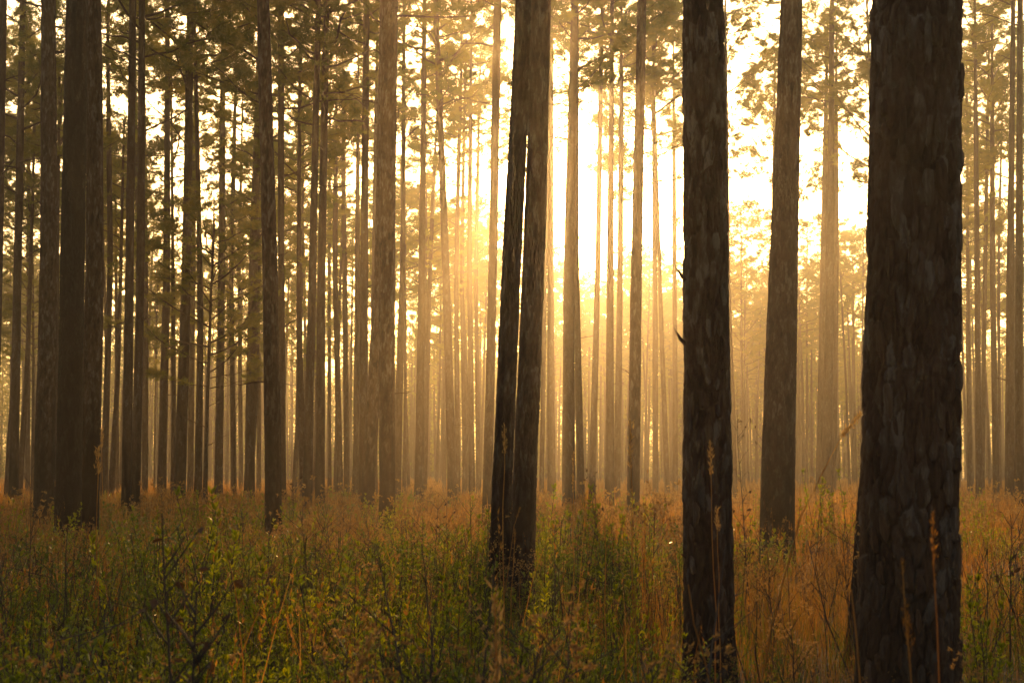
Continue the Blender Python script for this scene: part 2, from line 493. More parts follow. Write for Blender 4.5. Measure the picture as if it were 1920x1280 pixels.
def pine(label, xb, wb, x5, x0, w0, d, yc=None, char=0.0, fine=None, H=None, group=None, relief=0.02, cw=0.06, chh=0.17, plates=0, crown=None, seed=None):
    """one pine measured in the photo: centre column at rows 880 / 500 / 0, widths at rows 880 and 0, distance"""
    seed = seed if seed is not None else int(abs(xb) * 7 + wb) % 997
    r = random.Random(seed)
    p8, p5, p0 = at(xb, 880, d), at(x5, 500, d), at(x0, 0, d)
    base = Vector((p8.x - (p5.x - p8.x) / (p5.z - p8.z) * p8.z, d, 0))
    base.z = gz(base.x, d)
    H = H or r.uniform(23.5, 28.0)
    slope = (p0.x - p5.x) / (p0.z - p5.z)
    far_z = max(H, p0.z + 1)
    zc = np.array([0.0, p8.z, p5.z, p0.z, far_z])
    if p0.z > H:
        zc = np.array([0.0, p8.z, p5.z, p0.z, far_z])
    xt = p0.x + slope * 0.5 * (far_z - p0.z)
    cx = np.array([0.0, p8.x - base.x, p5.x - base.x, p0.x - base.x, xt - base.x])
    cyy = np.array([0, 0, 0, 0, r.uniform(-0.5, 0.5)])
    r8, r0 = wb * d / FPX / 2, w0 * d / FPX / 2
    if p0.z < H - 2:
        zr = np.array([0.0, p8.z, p0.z, H]); rr = np.array([r8 * 1.04, r8, r0, 0.035])
    else:
        ptop = r8 + (r0 - r8) * (H - p8.z) / (p0.z - p8.z)
        zr = np.array([0.0, p8.z, H * 0.7, H]); rr = np.array([r8 * 1.04, r8, (r8 + ptop) / 2, 0.04])
    zsort = zc
    t = thing('pine_tree', label, 'tree', base, group)
    me = trunk_mesh(zsort, cx, cyy, zr, rr, H, seed, fine or 0, min(H - 1, EYE + 0.30 * d + 0.6), char, relief, cw, chh)
    link('trunk', me, t)
    topx = float(smooth_path(np.array([H]), zc, cx)[0]); topy = float(smooth_path(np.array([H]), zc, cyy)[0])
    ci = crown if crown is not None else r.randrange(len(CROWNS))
    sc = 1.0
    if yc is not None:
        zcb = EYE + (880 - yc) * d / FPX
        sc = max(0.45, min(1.25, (H - zcb) / CROWN_H[ci]))
    lowx = float(smooth_path(np.array([H - 8]), zc, cx)[0]); lowy = float(smooth_path(np.array([H - 8]), zc, cyy)[0])
    put_crown(t, ci, (topx, topy, H), (lowx, lowy, H - 8), sc, r.uniform(0, 6.28))
    if not plates and 26 < d < 84:
        for q in range(r.randint(2, 5)):
            zq = r.uniform(3.0, min(H - 4, EYE + 0.28 * d)); aq = r.choice([0, math.pi]) + r.uniform(-.9, .9)
            o = link('stub', STUBS[r.randrange(4)], t)
            Rq = float(np.interp(zq, zr, rr)) * .8
            o.location = (float(smooth_path(np.array([zq]), zc, cx)[0]) + Rq * math.cos(aq), float(smooth_path(np.array([zq]), zc, cyy)[0]) + Rq * math.sin(aq), zq)
            o.rotation_euler = (0, r.uniform(-.5, .3), aq)
            ks = r.uniform(.5, 1.3) * (0.6 if d < 45 else 1.0); o.scale = (ks, ks, ks)
    if plates:
        bark_plates(t, zc, cx, cyy, zr, rr, seed, plates, 0.25, min(H, EYE + 0.29 * d), cw, chh, relief * 0.75)
    return t, (zc, cx, cyy, zr, rr)

def stub_proto(k):
    r = np.random.default_rng(60 + k)
    L = [.16, .30, .55, .9][k]
    P = [np.array([0, 0, 0.]), np.array([L * .4, 0, L * .06]), np.array([L * .75, L * .06, L * .05]), np.array([L, L * .1, L * .2])]
    paths, rads = [P], [[.022, .017, .012, .005]]
    if k > 1:
        paths.append([P[2], P[2] + np.array([L * .2, -L * .25, L * .15])]); rads.append([.008, .003])
    v, f = tubes(paths, rads, 5)
    return mesh('stub', v, f, BARK, True, {'plate': np.full(len(v), .4), 'char': np.zeros(len(v))})
STUBS = [stub_proto(k) for k in range(4)]
NEAR = (288, 0.016)
MIDN = (128, 0.022)
MIDF = (84, 0.035)
big, gb = pine('massive dark pine trunk filling the right side of the view', 1706, 180, 1714, 1723, 164, 8.7, char=0.6, fine=NEAR, H=27, plates=70, cw=0.062, chh=0.17, relief=0.026)
bt, gt = pine('thick pine trunk with broken twig stubs, left of the scaly medium one', 1326, 88, 1321.5, 1319.5, 76, 11.0, char=0.5, fine=(200, 0.018), H=25, plates=50, cw=0.045, chh=0.14, relief=0.019)
pine('dark rough barked pine leaning right between the stubbed trunk and the massive one', 1459, 62, 1468, 1485, 41, 27, char=1.2, fine=MIDN, plates=30, cw=0.055, chh=0.16, relief=0.015)
pine('left stem of the touching pair of trunks at centre, leaning right', 943.3, 37.4, 959.0, 985, 33, 19.5, char=1.4, fine=MIDN, H=24, cw=0.045, chh=0.13, relief=0.013)
pine('right and nearer stem of the touching pair of trunks at centre', 985.5, 44, 1001.5, 1016, 37, 18.0, char=1.2, fine=MIDN, H=24.5, cw=0.045, chh=0.13, relief=0.013)
pine('charred black pine, thickest of the close cluster near the left edge', 129, 47, 136, 144, 40, 32, char=9.5, fine=MIDN, cw=0.06, chh=0.18, relief=0.02)
pine('greyish pine trunk pressed against the right side of the charred black one', 168, 38, 179, 176, 27, 34, char=2.0, fine=MIDF, cw=0.06, chh=0.18, relief=0.018)
pine('straight brown pine just left of the charred black one', 84, 38, 92, 91, 26, 45, char=2.0, fine=MIDF, relief=0.02)
pine('narrow dark pine a quarter across from the left, base sunk in green leaves', 512, 31, 507, 493, 24, 28, char=2.5, fine=MIDF, cw=0.045, chh=0.13, relief=0.012)
pine('pine with right leaning stem crossing behind the straight grey one', 692, 25, 714, 722, 20, 48, char=1.6, fine=MIDF, relief=0.014)
pine('straight grey pine overlapping a leaning stem, left of the open bright sky', 726, 30, 725, 731, 31, 37, char=1.8, fine=MIDF, relief=0.014)
pine('single clean pine trunk standing below the sun glow, left of the stubbed trunk', 1188, 23, 1193, 1204, 17, 40, char=1.2, fine=MIDF, relief=0.012)
pine('trunk mostly hidden behind the left edge of the massive pine', 1644, 54, 1680, 1700, 44, 13.5, char=2.0, fine=MIDN, H=22, cw=0.045, chh=0.13, relief=0.013)

LIST = [
 # label, x880, w880, x500, x0, w0, d, crown row, char
 ('pine cut by the left picture edge, only its upper stem in view', -16, 24, -6, 4, 19, 40, None, 1),
 ('slim dark pine leaning right, second stem from the left edge', 26, 18, 33, 43, 11.5, 65, None, 1.5),
 ('thin hazy pine between the leftmost dark stem and the brown trunk', 52, 9, 54, 53, 6, 105, 330, 0),
 ('thin pine with wavy upper stem right of the greyish trunk by the charred one', 196, 13, 207, 201, 6, 75, 60, 0),
 ('left one of two parallel dark pines running close together', 238, 19, 243, 249, 13, 52, None, 1.5),
 ('right one of two parallel dark pines running close together', 255, 18, 264, 266, 12, 50, None, 1.5),
 ('pale trunk showing just right of the two parallel dark pines', 272, 12, 273, 268, 6, 88, 120, 0),
 ('straight pine with dense crown at the top left, right of the parallel pair', 304, 17, 313, 314, 9, 78, 170, 0),
 ('sturdy brown pine leaning slightly right with a paler stem behind it', 338, 22, 350, 357, 13, 66, None, 1),
 ('paler stem half hidden behind the sturdy brown pine', 357, 12, 362, 366, 6, 95, 250, 0),
 ('pine rising past a horizontal leafy bough, left of two close thin stems', 410, 16, 416, 418, 8, 82, 160, 0),
 ('thin pine crossing the dark midstorey foliage on the left', 438, 11, 433, 446, 6, 95, 210, 0),
 ('very thin stem just left of the pine that leans behind the narrow dark one', 452, 8, 448, 459, 5, 110, 300, 0),
 ('pine leaning right until it vanishes behind the narrow dark trunk', 468, 20, 475, 490, 12, 72, None, 1),
 ('straight stem standing tight behind the right side of the narrow dark trunk', 530, 13, 527, 527, 12, 60, None, 1),
 ('dark pine leaning right, left half of a close pair before the grey pine', 577, 18, 586, 597, 10, 56, None, 1.5),
 ('dark straight pine, right half of a close pair before the grey pine', 600, 18, 603, 612, 12, 58, None, 1.5),
 ('thin stem with tufted boughs left of the close dark pair', 563, 7, 564, 566, 5, 112, 180, 0),
 ('faint thin trunk just right of the close dark pair', 618, 8, 617, 620, 4, 104, 190, 0),
 ('bowed hazy trunk between the close dark pair and the grey pine', 637, 12, 628, 632, 5, 92, 280, 0),
 ('broad pale trunk in the haze left of the leaning crossed stem', 650, 11, 646, 641, 6, 96, 240, 0),
 ('pale trunk touching the left side of a darker one, left of the crossed stems', 667, 11, 670, 672, 6, 92, 300, 0),
 ('darker stem left of the straight grey pine, dense crown to its left', 681, 17, 683, 687, 12, 62, 60, 1),
 ('reddish thin trunk along the left edge of the straight grey pine', 703, 10, 701, 708, 6, 88, 260, 0),
 ('slim pine just right of the straight grey pine, against bright sky', 746, 13, 755, 758, 6, 68, 120, 0),
 ('straight pine in front of open white sky, second right of the grey pine', 786, 17, 791, 796, 8, 72, 150, 0.6),
 ('thin leaning pine crossing behind the straight one before open white sky', 797, 9, 806, 829, 6, 98, 330, 0),
 ('crooked pine with a long bowed stem before open white sky', 847, 17, 836, 817, 10, 66, None, 0.6),
 ('first slender stem right of the crooked pine', 858, 10, 855, 868, 5, 92, 330, 0),
 ('second slender stem right of the crooked pine', 871, 9, 866, 874, 4, 100, 360, 0),
 ('third slender stem right of the crooked pine', 885, 11, 880, 884, 5, 90, 230, 0),
 ('fourth slender stem right of the crooked pine', 897, 9, 892, 903, 4, 104, 280, 0),
 ('straight trunk just left of the touching pair at centre', 915, 18, 924, 933, 15, 50, None, 1),
 ('thin stem edging the right side of the touching pair', 1016, 9, 1022, 1032, 5, 100, 75, 0),
 ('hazy trunk standing clear to the right of the touching pair', 1034, 16, 1032, 1034, 7, 82, 60, 0),
 ('trunk directly below the sun, darker of two that merge', 1066, 24, 1066, 1078, 14, 62, None, 1),
 ('trunk below the sun leaning left into its darker neighbour', 1088, 15, 1080, 1083, 5, 70, 60, 0),
 ('slender pine leaning right, first of the row right of the sun', 1111, 13, 1121, 1129, 7, 74, 110, 0),
 ('darkest straight stem of the row right of the sun', 1143, 17, 1144, 1148, 7, 66, 110, 0.5),
 ('paler stem close behind the darkest one right of the sun', 1157, 13, 1163, 1166, 6, 76, 160, 0),
 ('lone thin pine with bare side twigs in the bright gap', 1229, 11, 1228, 1224, 5, 87, 255, 0),
 ('lone thin pine with whorled bare branches left of the stubbed trunk', 1266, 10, 1265, 1262, 5, 92, 210, 0),
 ('thin stem following the right edge of the stubbed trunk', 1377, 10, 1364, 1360, 7, 76, 150, 0),
 ('thin stem hugging the left edge of the leaning rough barked pine', 1447, 10, 1450, 1454, 6, 92, 160, 0),
 ('left stem of the hazy trio between the two dark right hand trunks', 1537, 14, 1544, 1552, 7, 88, 250, 0),
 ('thick middle stem of the hazy trio between the dark right hand trunks', 1550, 20, 1557, 1560, 9, 78, 200, 0),
 ('right stem of the hazy trio between the dark right hand trunks', 1562, 12, 1568, 1568, 6, 92, 230, 0),
 ('slender straight pine right of the massive trunk', 1835, 12, 1832, 1828, 6, 80, 150, 0),
 ('slender stem touching the straight pine right of the massive trunk', 1842, 9, 1847, 1856, 5, 96, 330, 0),
 ('upright pine left of the pair at the right picture edge', 1867, 12, 1861, 1860, 6, 86, 330, 0),
 ('thin leaning stem left of the pair at the right picture edge', 1875, 6, 1872, 1884, 4, 112, 330, 0),
 ('left trunk of the pair at the right picture edge', 1893, 18, 1894, 1900, 8, 66, None, 0.6),
 ('right trunk of the pair at the right picture edge, darker', 1911, 18, 1911, 1913, 11, 56, None, 1),
]
for k, (lb, xb, wb, x5, x0, w0, d, yc, ch) in enumerate(LIST):
    pine(lb, xb, wb, x5, x0, w0, d, yc, ch, seed=k + 300)

def stub(tree, geo, z, side, L, up):
    zc, cx, cyy, zr, rr = geo
    X = float(smooth_path(np.array([z]), zc, cx)[0]); R = float(np.interp(z, zr, rr))
    p0 = np.array([X + side * R * 0.85, -0.03, z]); p1 = p0 + np.array([side * L * 0.5, -0.01, up * 0.35]); p2 = p0 + np.array([side * L, 0, up])
    v, f = tubes([[p0, p1, p2]], [[0.017, 0.012, 0.003]], 6)
    link('stub', mesh('stub', v, f, BARK, True, {'plate': np.full(len(v), .4), 'char': np.zeros(len(v))}), tree)
stub(bt, gt, at(1280, 545, 11).z, -1, 0.075, 0.10)
stub(bt, gt, at(1280, 665, 11).z, -1, 0.09, 0.12)
stub(bt, gt, at(1280, 1060, 11).z, -1, 0.05, 0.02)

# ------------------------------------------------------------------ pines deeper in the wood
def trunk_proto(seed, H, r0, lean, bow):
    zc = np.array([0, H * 0.33, H * 0.66, H])
    cx = np.array([0, lean * 0.33 + bow, lean * 0.66 + bow * 0.6, lean]); cy_ = cx * 0.3
    return trunk_mesh(zc, cx, cy_, np.array([0, H]), np.array([r0, 0.04]), H, seed), lean
TR = []
for k in range(8):
    r = random.Random(900 + k)
    H = 24.0
    TR.append((*trunk_proto(700 + k, H, 0.115 + 0.008 * k, r.uniform(-0.5, 0.7), r.uniform(-0.18, 0.18)), H))

def sky_ok(x, ytop, d):
    def gap(a, b, lim):
        m_ = 3200 * 2.6 / d
        return not (x > a - m_ and x < b + m_ and ytop < lim)
    return gap(1050, 1275, 455) and gap(1370, 1430, 385) and gap(1500, 1625, 395) and gap(760, 830, 255) and gap(885, 1000, 330) and gap(1810, 1880, 150)

def back_pine(x, d, H, rr_, label, group, fixed=None):
    p = at(x, 880, d)
    t = thing('pine_tree', label, 'tree', (p.x, d, gz(p.x, d)), group, 0)
    me, lean, hp = rr_.choice(TR)
    s = H / hp
    o = link('trunk', me, t); o.scale = (1.0, 1.0, s)
    rz = rr_.uniform(-0.5, 0.5) + (math.pi if rr_.random() < 0.3 else 0)
    o.rotation_euler = (0, 0, rz)
    ci = rr_.randrange(len(CROWNS))
    sc = rr_.uniform(0.7, 1.0) * (H / 25)
    if fixed is not None: ci, sc = fixed, 1.05
    q = Matrix.Rotation(rz, 3, 'Z')
    top = q @ Vector((lean, lean * 0.3, H)); low = q @ Vector((lean * .6, lean * .18, H * 0.66))
    put_crown(t, ci, top, low, sc, rr_.uniform(0, 6.28))
    return t

rb = random.Random(42)
n = 0
bands = [('slender middle row pine', 'pines in the middle rows', 62, 105, 27),
         ('thin hazy pine', 'pines deep in the haze', 105, 160, 66),
         ('faint distant pine', 'pines in the farthest rows', 160, 215, 80),
         ('pale low crowned pine', 'low crowned pines under the sun', 140, 212, 62)]
MARKS = [('left picture edge', -300), ('charred pine', 129), ('parallel dark pair', 247), ('narrow dark pine', 512), ('straight grey pine', 726),
         ('crooked pine', 847), ('central touching pair', 962), ('trunk below the sun', 1066), ('single clean trunk', 1188), ('stubbed trunk', 1326),
         ('leaning rough pine', 1459), ('massive trunk', 1702), ('right picture edge', 2400)]
ORD = ['first', 'second', 'third', 'fourth', 'fifth', 'sixth', 'seventh', 'eighth', 'ninth', 'tenth', 'eleventh', 'twelfth', 'thirteenth', 'fourteenth',
       'fifteenth', 'sixteenth', 'seventeenth', 'eighteenth', 'nineteenth', 'twentieth', 'next', 'next but one']
def name_by_place(things, kind):
    for (an, a), (bn, b) in zip(MARKS[:-1], MARKS[1:]):
        row = sorted([q for q in things if a <= q[0] < b], key=lambda q: q[0])
        for i, (x, t) in enumerate(row):
            t['label'] = '%s, %s from left between %s and %s' % (kind, ORD[min(i, 21)], an, bn)
for lb, gp, d0, d1, cnt in bands:
    k = 0; tries = 0
    used = []
    made = []
    while k < cnt and tries < 4000:
        tries += 1
        d = math.sqrt(rb.uniform(d0 ** 2, d1 ** 2))
        x = rb.uniform(-140, 2060)
        H = rb.uniform(17.5, 26.5)
        if lb.startswith('pale'):
            x = rb.uniform(960, 1660); H = rb.uniform(15, 22)
        if d < 105 and rb.random() < 0.75 and 1000 < x < 1640: continue
        if d < 105 and x > 700 and rb.random() < 0.4: continue
        ytop = 880 - FPX * (H - EYE) / d
        if not sky_ok(x, ytop, d): continue
        if any(abs(x - u) < 600 / d for u in used): continue
        used.append(x)
        made.append((x, back_pine(x, d, H, rb, lb, gp)))
        k += 1
    name_by_place(made, lb)

EXTRA = [(1352, 84, 26.5, 0), (1650, 80, 26, 5), (1478, 96, 27, 1), (1252, 82, 26.5, 5), (1190, 86, 27, 1), (1818, 96, 25.5, 1), (1902, 100, 26, 5), (1856, 128, 21, 2)]
for (x, d, H, ci), lb in zip(EXTRA, ['pine whose full crown fills the space right of the stubbed trunk', 'pine with spreading crown showing past both sides of the massive trunk',
        'tall pine crowned behind the leaning rough barked pine', 'pine with dense high crown left of the stubbed trunk', 'pine with dark crown high right of the sun',
        'pine with round crown right of the massive trunk', 'pine with broad crown at the right picture edge', 'smaller crowned pine low at the right picture edge']):
    back_pine(x, d, H, rb, lb, None, ci)

# midstorey trees with low boughs
def low_tree(label, x, d, H, ybot, ci, spin):
    p = at(x, 880, d)
    t = thing('young_pine', label, 'tree', (p.x, d, gz(p.x, d)), None)
    me, lean, hp = TR[ci % 8]
    o = link('trunk', me, t); o.scale = (0.6, 0.6, H / hp)
    zb = EYE + (880 - ybot) * d / FPX
    put_crown(t, ci, (lean * .6, lean * .2, H), (lean * .4, lean * .1, H * .6), (H - zb) / CROWN_H[ci], spin)
low_tree('low branching young pine with dark boughs on the left', 385, 62, 11.5, 745, 5, 1.0)
low_tree('young pine with dense foliage behind the two thin left stems', 440, 84, 14.5, 690, 3, 2.2)
low_tree('young pine filling the gap right of the narrow dark trunk', 556, 98, 14.0, 720, 1, 3.3)
low_tree('young bushy pine in haze right of the stubbed trunk', 1395, 120, 14.0, 720, 5, 0.4)
low_tree('young pine behind the stems right of the crooked pine', 835, 125, 14.5, 700, 0, 5.0)
low_tree('young pine at far left behind the slim dark stem', 62, 88, 15.0, 700, 3, 4.0)
low_tree('young pine right of the parallel dark pair', 290, 104, 14.0, 690, 1, 4.4)

# far wood, one mass: trunks and crowns beyond the farthest rows
def far_wood():
    r = np.random.default_rng(77)
    P, Rr, V, rn = [], [], [], []
    for i in range(1250):
        d = r.uniform(212, 330); x = r.uniform(-0.42, 0.42) * d
        H = r.uniform(14, 22); w = r.uniform(-0.4, 0.4)
        P.append([(x, d, 0), (x + w * .5, d, H * .5), (x + w, d, H)]); Rr.append([.20, .15, .05])
        n_ = 56; lowz = r.uniform(5, 9) if i % 3 else H - 3.5
        c = np.stack([r.normal(0, 1.3, n_), r.normal(0, 1.3, n_), H - lowz * r.uniform(0, 1, n_) ** 1.1], 1) + np.array([x + w, d, 0])
        if i % 3 == 0:      # bushes and saplings at its foot
            m_ = 26; c = np.concatenate([c, np.stack([r.normal(0, 1.8, m_), r.normal(0, 1, m_), r.uniform(0.2, r.uniform(2, 7), m_)], 1) + np.array([x + r.normal(0, 2), d, 0])])
            n_ += m_
        k = 8
        nd = unit(r.normal(0, 1, (n_, k, 3)) + np.array([0, 0, .4])); sd_ = unit(np.cross(nd, r.normal(0, 1, (n_, k, 3))))
        b = c[:, None] + r.normal(0, .25, (n_, k, 3))
        V.append(np.stack([b - sd_ * .07, b + sd_ * .07, b + nd * .6], 2).reshape(-1, 3)); rn.append(np.repeat(r.uniform(0, 1, n_), k * 3))
    tv, tf = tubes(P, Rr, 4)
    v = np.concatenate(V); f = np.arange(len(v)).reshape(-1, 3)
    A = len(tv) + len(v)
    me = mesh('far_wood', np.concatenate([tv, v]), [tf, f + len(tv)], [BARK, NEEDLE], False,
              {'rnd': np.concatenate([np.zeros(len(tv)), *rn]), 'plate': np.full(A, .5), 'char': np.zeros(A)},
              np.concatenate([np.zeros(len(tf)), np.ones(len(f))]))
    tag(link('far_wood', me), 'far pine wood dissolving into golden haze', 'wood', kind='stuff')
far_wood()

# the same wood goes on behind and beside the viewer
def wood_behind():
    r = np.random.default_rng(78)
    P, Rr, V, rn = [], [], [], []
    k_ = 0
    while k_ < 140:
        x, y = r.uniform(-95, 95), r.uniform(-95, 60)
        if abs(x) < .42 * max(y, 0) + 7 and y > -4 or math.hypot(x, y) < 6: continue
        k_ += 1
        H = r.uniform(20, 26); w = r.uniform(-0.6, 0.6)
        P.append([(x, y, -.1), (x + w * .5, y, H * .5), (x + w, y, H)]); Rr.append([.20, .15, .05])
        n_ = 150
        zz = r.uniform(0, 1, n_); rad = 3.6 * np.sqrt(r.uniform(0, 1, n_)) * np.sin(np.pi * np.clip(zz * .8 + .15, 0, 1)); a = r.uniform(0, 6.28, n_)
        c = np.stack([x + w + rad * np.cos(a), y + rad * np.sin(a), H - 11 + 11 * zz], 1)
        k = 8
        nd = unit(r.normal(0, 1, (n_, k, 3)) + np.array([0, 0, .4])); sd_ = unit(np.cross(nd, r.normal(0, 1, (n_, k, 3))))
        b = c[:, None] + r.normal(0, .2, (n_, k, 3))
        V.append(np.stack([b - sd_ * .06, b + sd_ * .06, b + nd * .45], 2).reshape(-1, 3)); rn.append(np.repeat(r.uniform(0, 1, n_), k * 3))
    tv, tf = tubes(P, Rr, 7)
    v = np.concatenate(V); f = np.arange(len(v)).reshape(-1, 3)
    A = len(tv) + len(v)
    me = mesh('surrounding_wood', np.concatenate([tv, v]), [tf, f + len(tv)], [BARK, NEEDLE], False,
              {'rnd': np.concatenate([np.zeros(len(tv)), *rn]), 'plate': np.full(A, .5), 'char': np.zeros(A)},
              np.concatenate([np.zeros(len(tf)), np.ones(len(f))]))
    tag(link('surrounding_wood', me), 'pine wood going on beside and behind the viewer', 'wood', kind='stuff')
wood_behind()

# ------------------------------------------------------------------ undergrowth templates: (verts, tris)
def blades(r, n, h, spread, wid, bend, segs=3, seedtop=0.0):
    az = r.uniform(0, 2 * math.pi, n); hh = h * r.uniform(0.55, 1.1, n)
    bx, by = r.normal(0, spread, n), r.normal(0, spread, n)
    be = bend * r.uniform(0.2, 1.4, n)
    s = np.linspace(0, 1, segs + 1)
    out = hh[:, None] * be[:, None] * s[None] ** 1.9
    X = bx[:, None] + np.cos(az)[:, None] * out; Y = by[:, None] + np.sin(az)[:, None] * out
    Z = hh[:, None] * (s[None] - 0.25 * be[:, None] * s[None] ** 2)
    C = np.stack([X, Y, Z], -1)
    wa = az + r.uniform(0.5, 2.6, n)
    W = np.stack([np.cos(wa), np.sin(wa), wa * 0], -1)[:, None] * (wid * 0.5 * (1 - s ** 1.6 * 0.9))[None, :, None]
    L, R_ = C - W, C + W
    V = np.concatenate([L, R_], 1).reshape(-1, 3)
    k = segs + 1
    F = []
    for i in range(n):
        o = i * 2 * k
        for j in range(segs):
            F.append((o + j, o + k + j, o + j + 1)); F.append((o + k + j, o + k + j + 1, o + j + 1))
    return V, np.array(F)

LEAF_T = np.array([(0, 0, 0), (-.5, .38, .06), (.5, .38, .06), (-.36, .74, .07), (.36, .74, .07), (0, 1, 0), (0, .5, -.05)], float)
LEAF_F = np.array([(0, 6, 1), (0, 2, 6), (1, 6, 3), (6, 2, 4), (3, 6, 5), (6, 4, 5)])
LEAF_F2 = np.array([(0, 2, 1), (1, 2, 5)])

def leaves(r, pos, dirs, length, width, tri=LEAF_F):
    n = len(pos)
    y = unit(dirs); x = unit(np.cross(y, unit(r.normal(0, 1, (n, 3)) + np.array([0, 0, 1.5])))); z = np.cross(x, y)
    ln = length * r.uniform(.65, 1.2, n)
    T = LEAF_T
    V = pos[:, None] + (T[None, :, 0:1] * (width / length) * x[:, None] + T[None, :, 1:2] * y[:, None] + T[None, :, 2:3] * z[:, None]) * ln[:, None, None]
    F = (np.arange(n)[:, None, None] * len(T) + tri[None]).reshape(-1, 3)
    return V.reshape(-1, 3), F

def sprig(r, h, n, L, W, stems=2, tri=LEAF_F, spread=.05):
    Vs, Fs, o = [], [], 0
    paths, rads = [], []
    for s_ in range(stems):
        az = r.uniform(0, 6.28); ln = r.uniform(.05, .35); hh = h * r.uniform(.6, 1.05)
        b = np.array([r.normal(0, spread), r.normal(0, spread), 0])
        top = b + np.array([math.cos(az) * ln * hh, math.sin(az) * ln * hh, hh])
        t = r.uniform(.25, 1, n) ** .8
        pos = b + (top - b) * t[:, None]
        a2 = r.uniform(0, 6.28, n)
        dr = np.stack([np.cos(a2), np.sin(a2), r.uniform(.3, 1.4, n)], 1)
        v, f = leaves(r, pos, dr, L, W, tri)
        Vs.append(v); Fs.append(f + o); o += len(v)
        paths.append([b, (b + top) / 2 + r.normal(0, .01, 3), top]); rads.append([.004, .003, .0015])
    return np.concatenate(Vs), np.concatenate(Fs), paths, rads

def weed(r, h, nheads, hs=.018):
    """dry forb: branching stem with small fluffy heads"""
    paths, rads, hd = [], [], []
    az = r.uniform(0, 6.28)
    top = np.array([math.cos(az) * .12 * h, math.sin(az) * .12 * h, h])
    paths.append([(0, 0, 0), top * .5, top]); rads.append([.004, .003, .002])
    for i in range(nheads // 5):
        t = r.uniform(.5, 1); b = top * t; a2 = r.uniform(0, 6.28)
        e = b + np.array([math.cos(a2) * .12, math.sin(a2) * .12, r.uniform(.05, .18)]) * r.uniform(.5, 1.2)
        paths.append([b, (b + e) / 2, e]); rads.append([.002, .0016, .001])
        for k in range(5):
            hd.append(e + r.normal(0, .022, 3))
    hd = np.array(hd); n = len(hd); k = 5
    nd = unit(r.normal(0, 1, (n, k, 3)) + np.array([0, 0, .3])); sd_ = unit(np.cross(nd, r.normal(0, 1, (n, k, 3))))
    V = np.stack([hd[:, None] - sd_ * hs * .3, hd[:, None] + sd_ * hs * .3, hd[:, None] + nd * hs], 2).reshape(-1, 3)
    return V, np.arange(len(V)).reshape(-1, 3), paths, rads

def scatter(name, temps, pts, scales, mats, label=None, cat=None, lean=0.12, seed=1):
    scales = scales * (1 + .22 * vnoise(pts[:, 0] * .3, pts[:, 1] * .12, 0, 5) + .38 * vnoise(pts[:, 0] * .9, pts[:, 1] * .7, 0, seed) + .2 * vnoise(pts[:, 0] * 2.5, pts[:, 1] * 2.2, 0, seed + 50))
    """join thousands of plants into one mesh; temps: list of (V, F, matidx per face)"""
    px_ = pts[:, 0] / pts[:, 1] * 3200 + 960
    scales = scales * np.where((px_ > 1230) & (pts[:, 1] < 11.5), .62, 1.0) * np.where((np.abs(px_ - 965) < 75) & (np.abs(pts[:, 1] - 15) < 4), .68, 1.0)
    r = np.random.default_rng(seed)
    Vs, Fs, Ms, Rn = [], [], [], []
    o = 0
    pick = r.integers(0, len(temps), len(pts))
    for ti, (tv, tf, tm) in enumerate(temps):
        idx = np.where(pick == ti)[0]
        n_ = len(idx)
        if not n_: continue
        a = r.uniform(0, 2 * math.pi, n_); c, s = np.cos(a), np.sin(a)
        sc = scales[idx]
        v = tv[None] * sc[:, None, None]
        x = v[..., 0] * c[:, None] - v[..., 1] * s[:, None]; y = v[..., 0] * s[:, None] + v[..., 1] * c[:, None]; z = v[..., 2]
        lx, ly = r.normal(0, lean, (n_, 1)), r.normal(0, lean, (n_, 1))
        x = x + lx * z; y = y + ly * z
        V = np.stack([x + pts[idx, 0:1], y + pts[idx, 1:2], z + pts[idx, 2:3]], -1).reshape(-1, 3)
        F = (tf[None] + (np.arange(n_) * len(tv))[:, None, None]).reshape(-1, 3) + o
        Vs.append(V); Fs.append(F); Ms.append(np.tile(tm, n_)); o += len(V)
        vr = r.uniform(0, 1, (n_, 1)) * .65 + r.uniform(0, .35, (1, len(tv)))
        Rn.append(vr.ravel())
    me = mesh(name, np.concatenate(Vs), np.concatenate(Fs), mats, False, {'rnd': np.concatenate(Rn)}, np.concatenate(Ms))
    return tag(link(name, me), label, cat, kind='stuff')

def quads_to_tris(q):
    return np.concatenate([q[:, [0, 1, 2]], q[:, [0, 2, 3]]])

def combine(parts):
    """parts: list of (V, F(tri), matidx)"""
    V, F, M, o = [], [], [], 0
    for v, f, m_ in parts:
        V.append(v); F.append(f + o); M.append(np.full(len(f), m_)); o += len(v)
    return np.concatenate(V), np.concatenate(F), np.concatenate(M)

def zone(r, d0, d1, dens, fov=0.36):
    n_ = int(fov * (d1 ** 2 - d0 ** 2) * dens)
    d = np.sqrt(r.uniform(d0 ** 2, d1 ** 2, n_)); x = r.uniform(-fov, fov, n_) * d
    return np.stack([x, d, ground_z(x, d)], 1)

def green_field(x, y):
    """-1..1: where the leafy green cover outweighs the dry grass"""
    f = vnoise(x * .35, y * .22, 0, 51) * .9 + vnoise(x * 1.1, y * .8, 0, 52) * .6
    px = x / y * 3200 + 960
    f = f + np.interp(px, [-200, 400, 700, 1050, 1300, 1500, 2100], [.25, .15, .1, .35, 0, -.75, -1.0])
    f = f + np.interp(y, [5, 12, 20, 30, 42, 120], [.0, .05, .15, -.05, -.5, -.8])
    return f

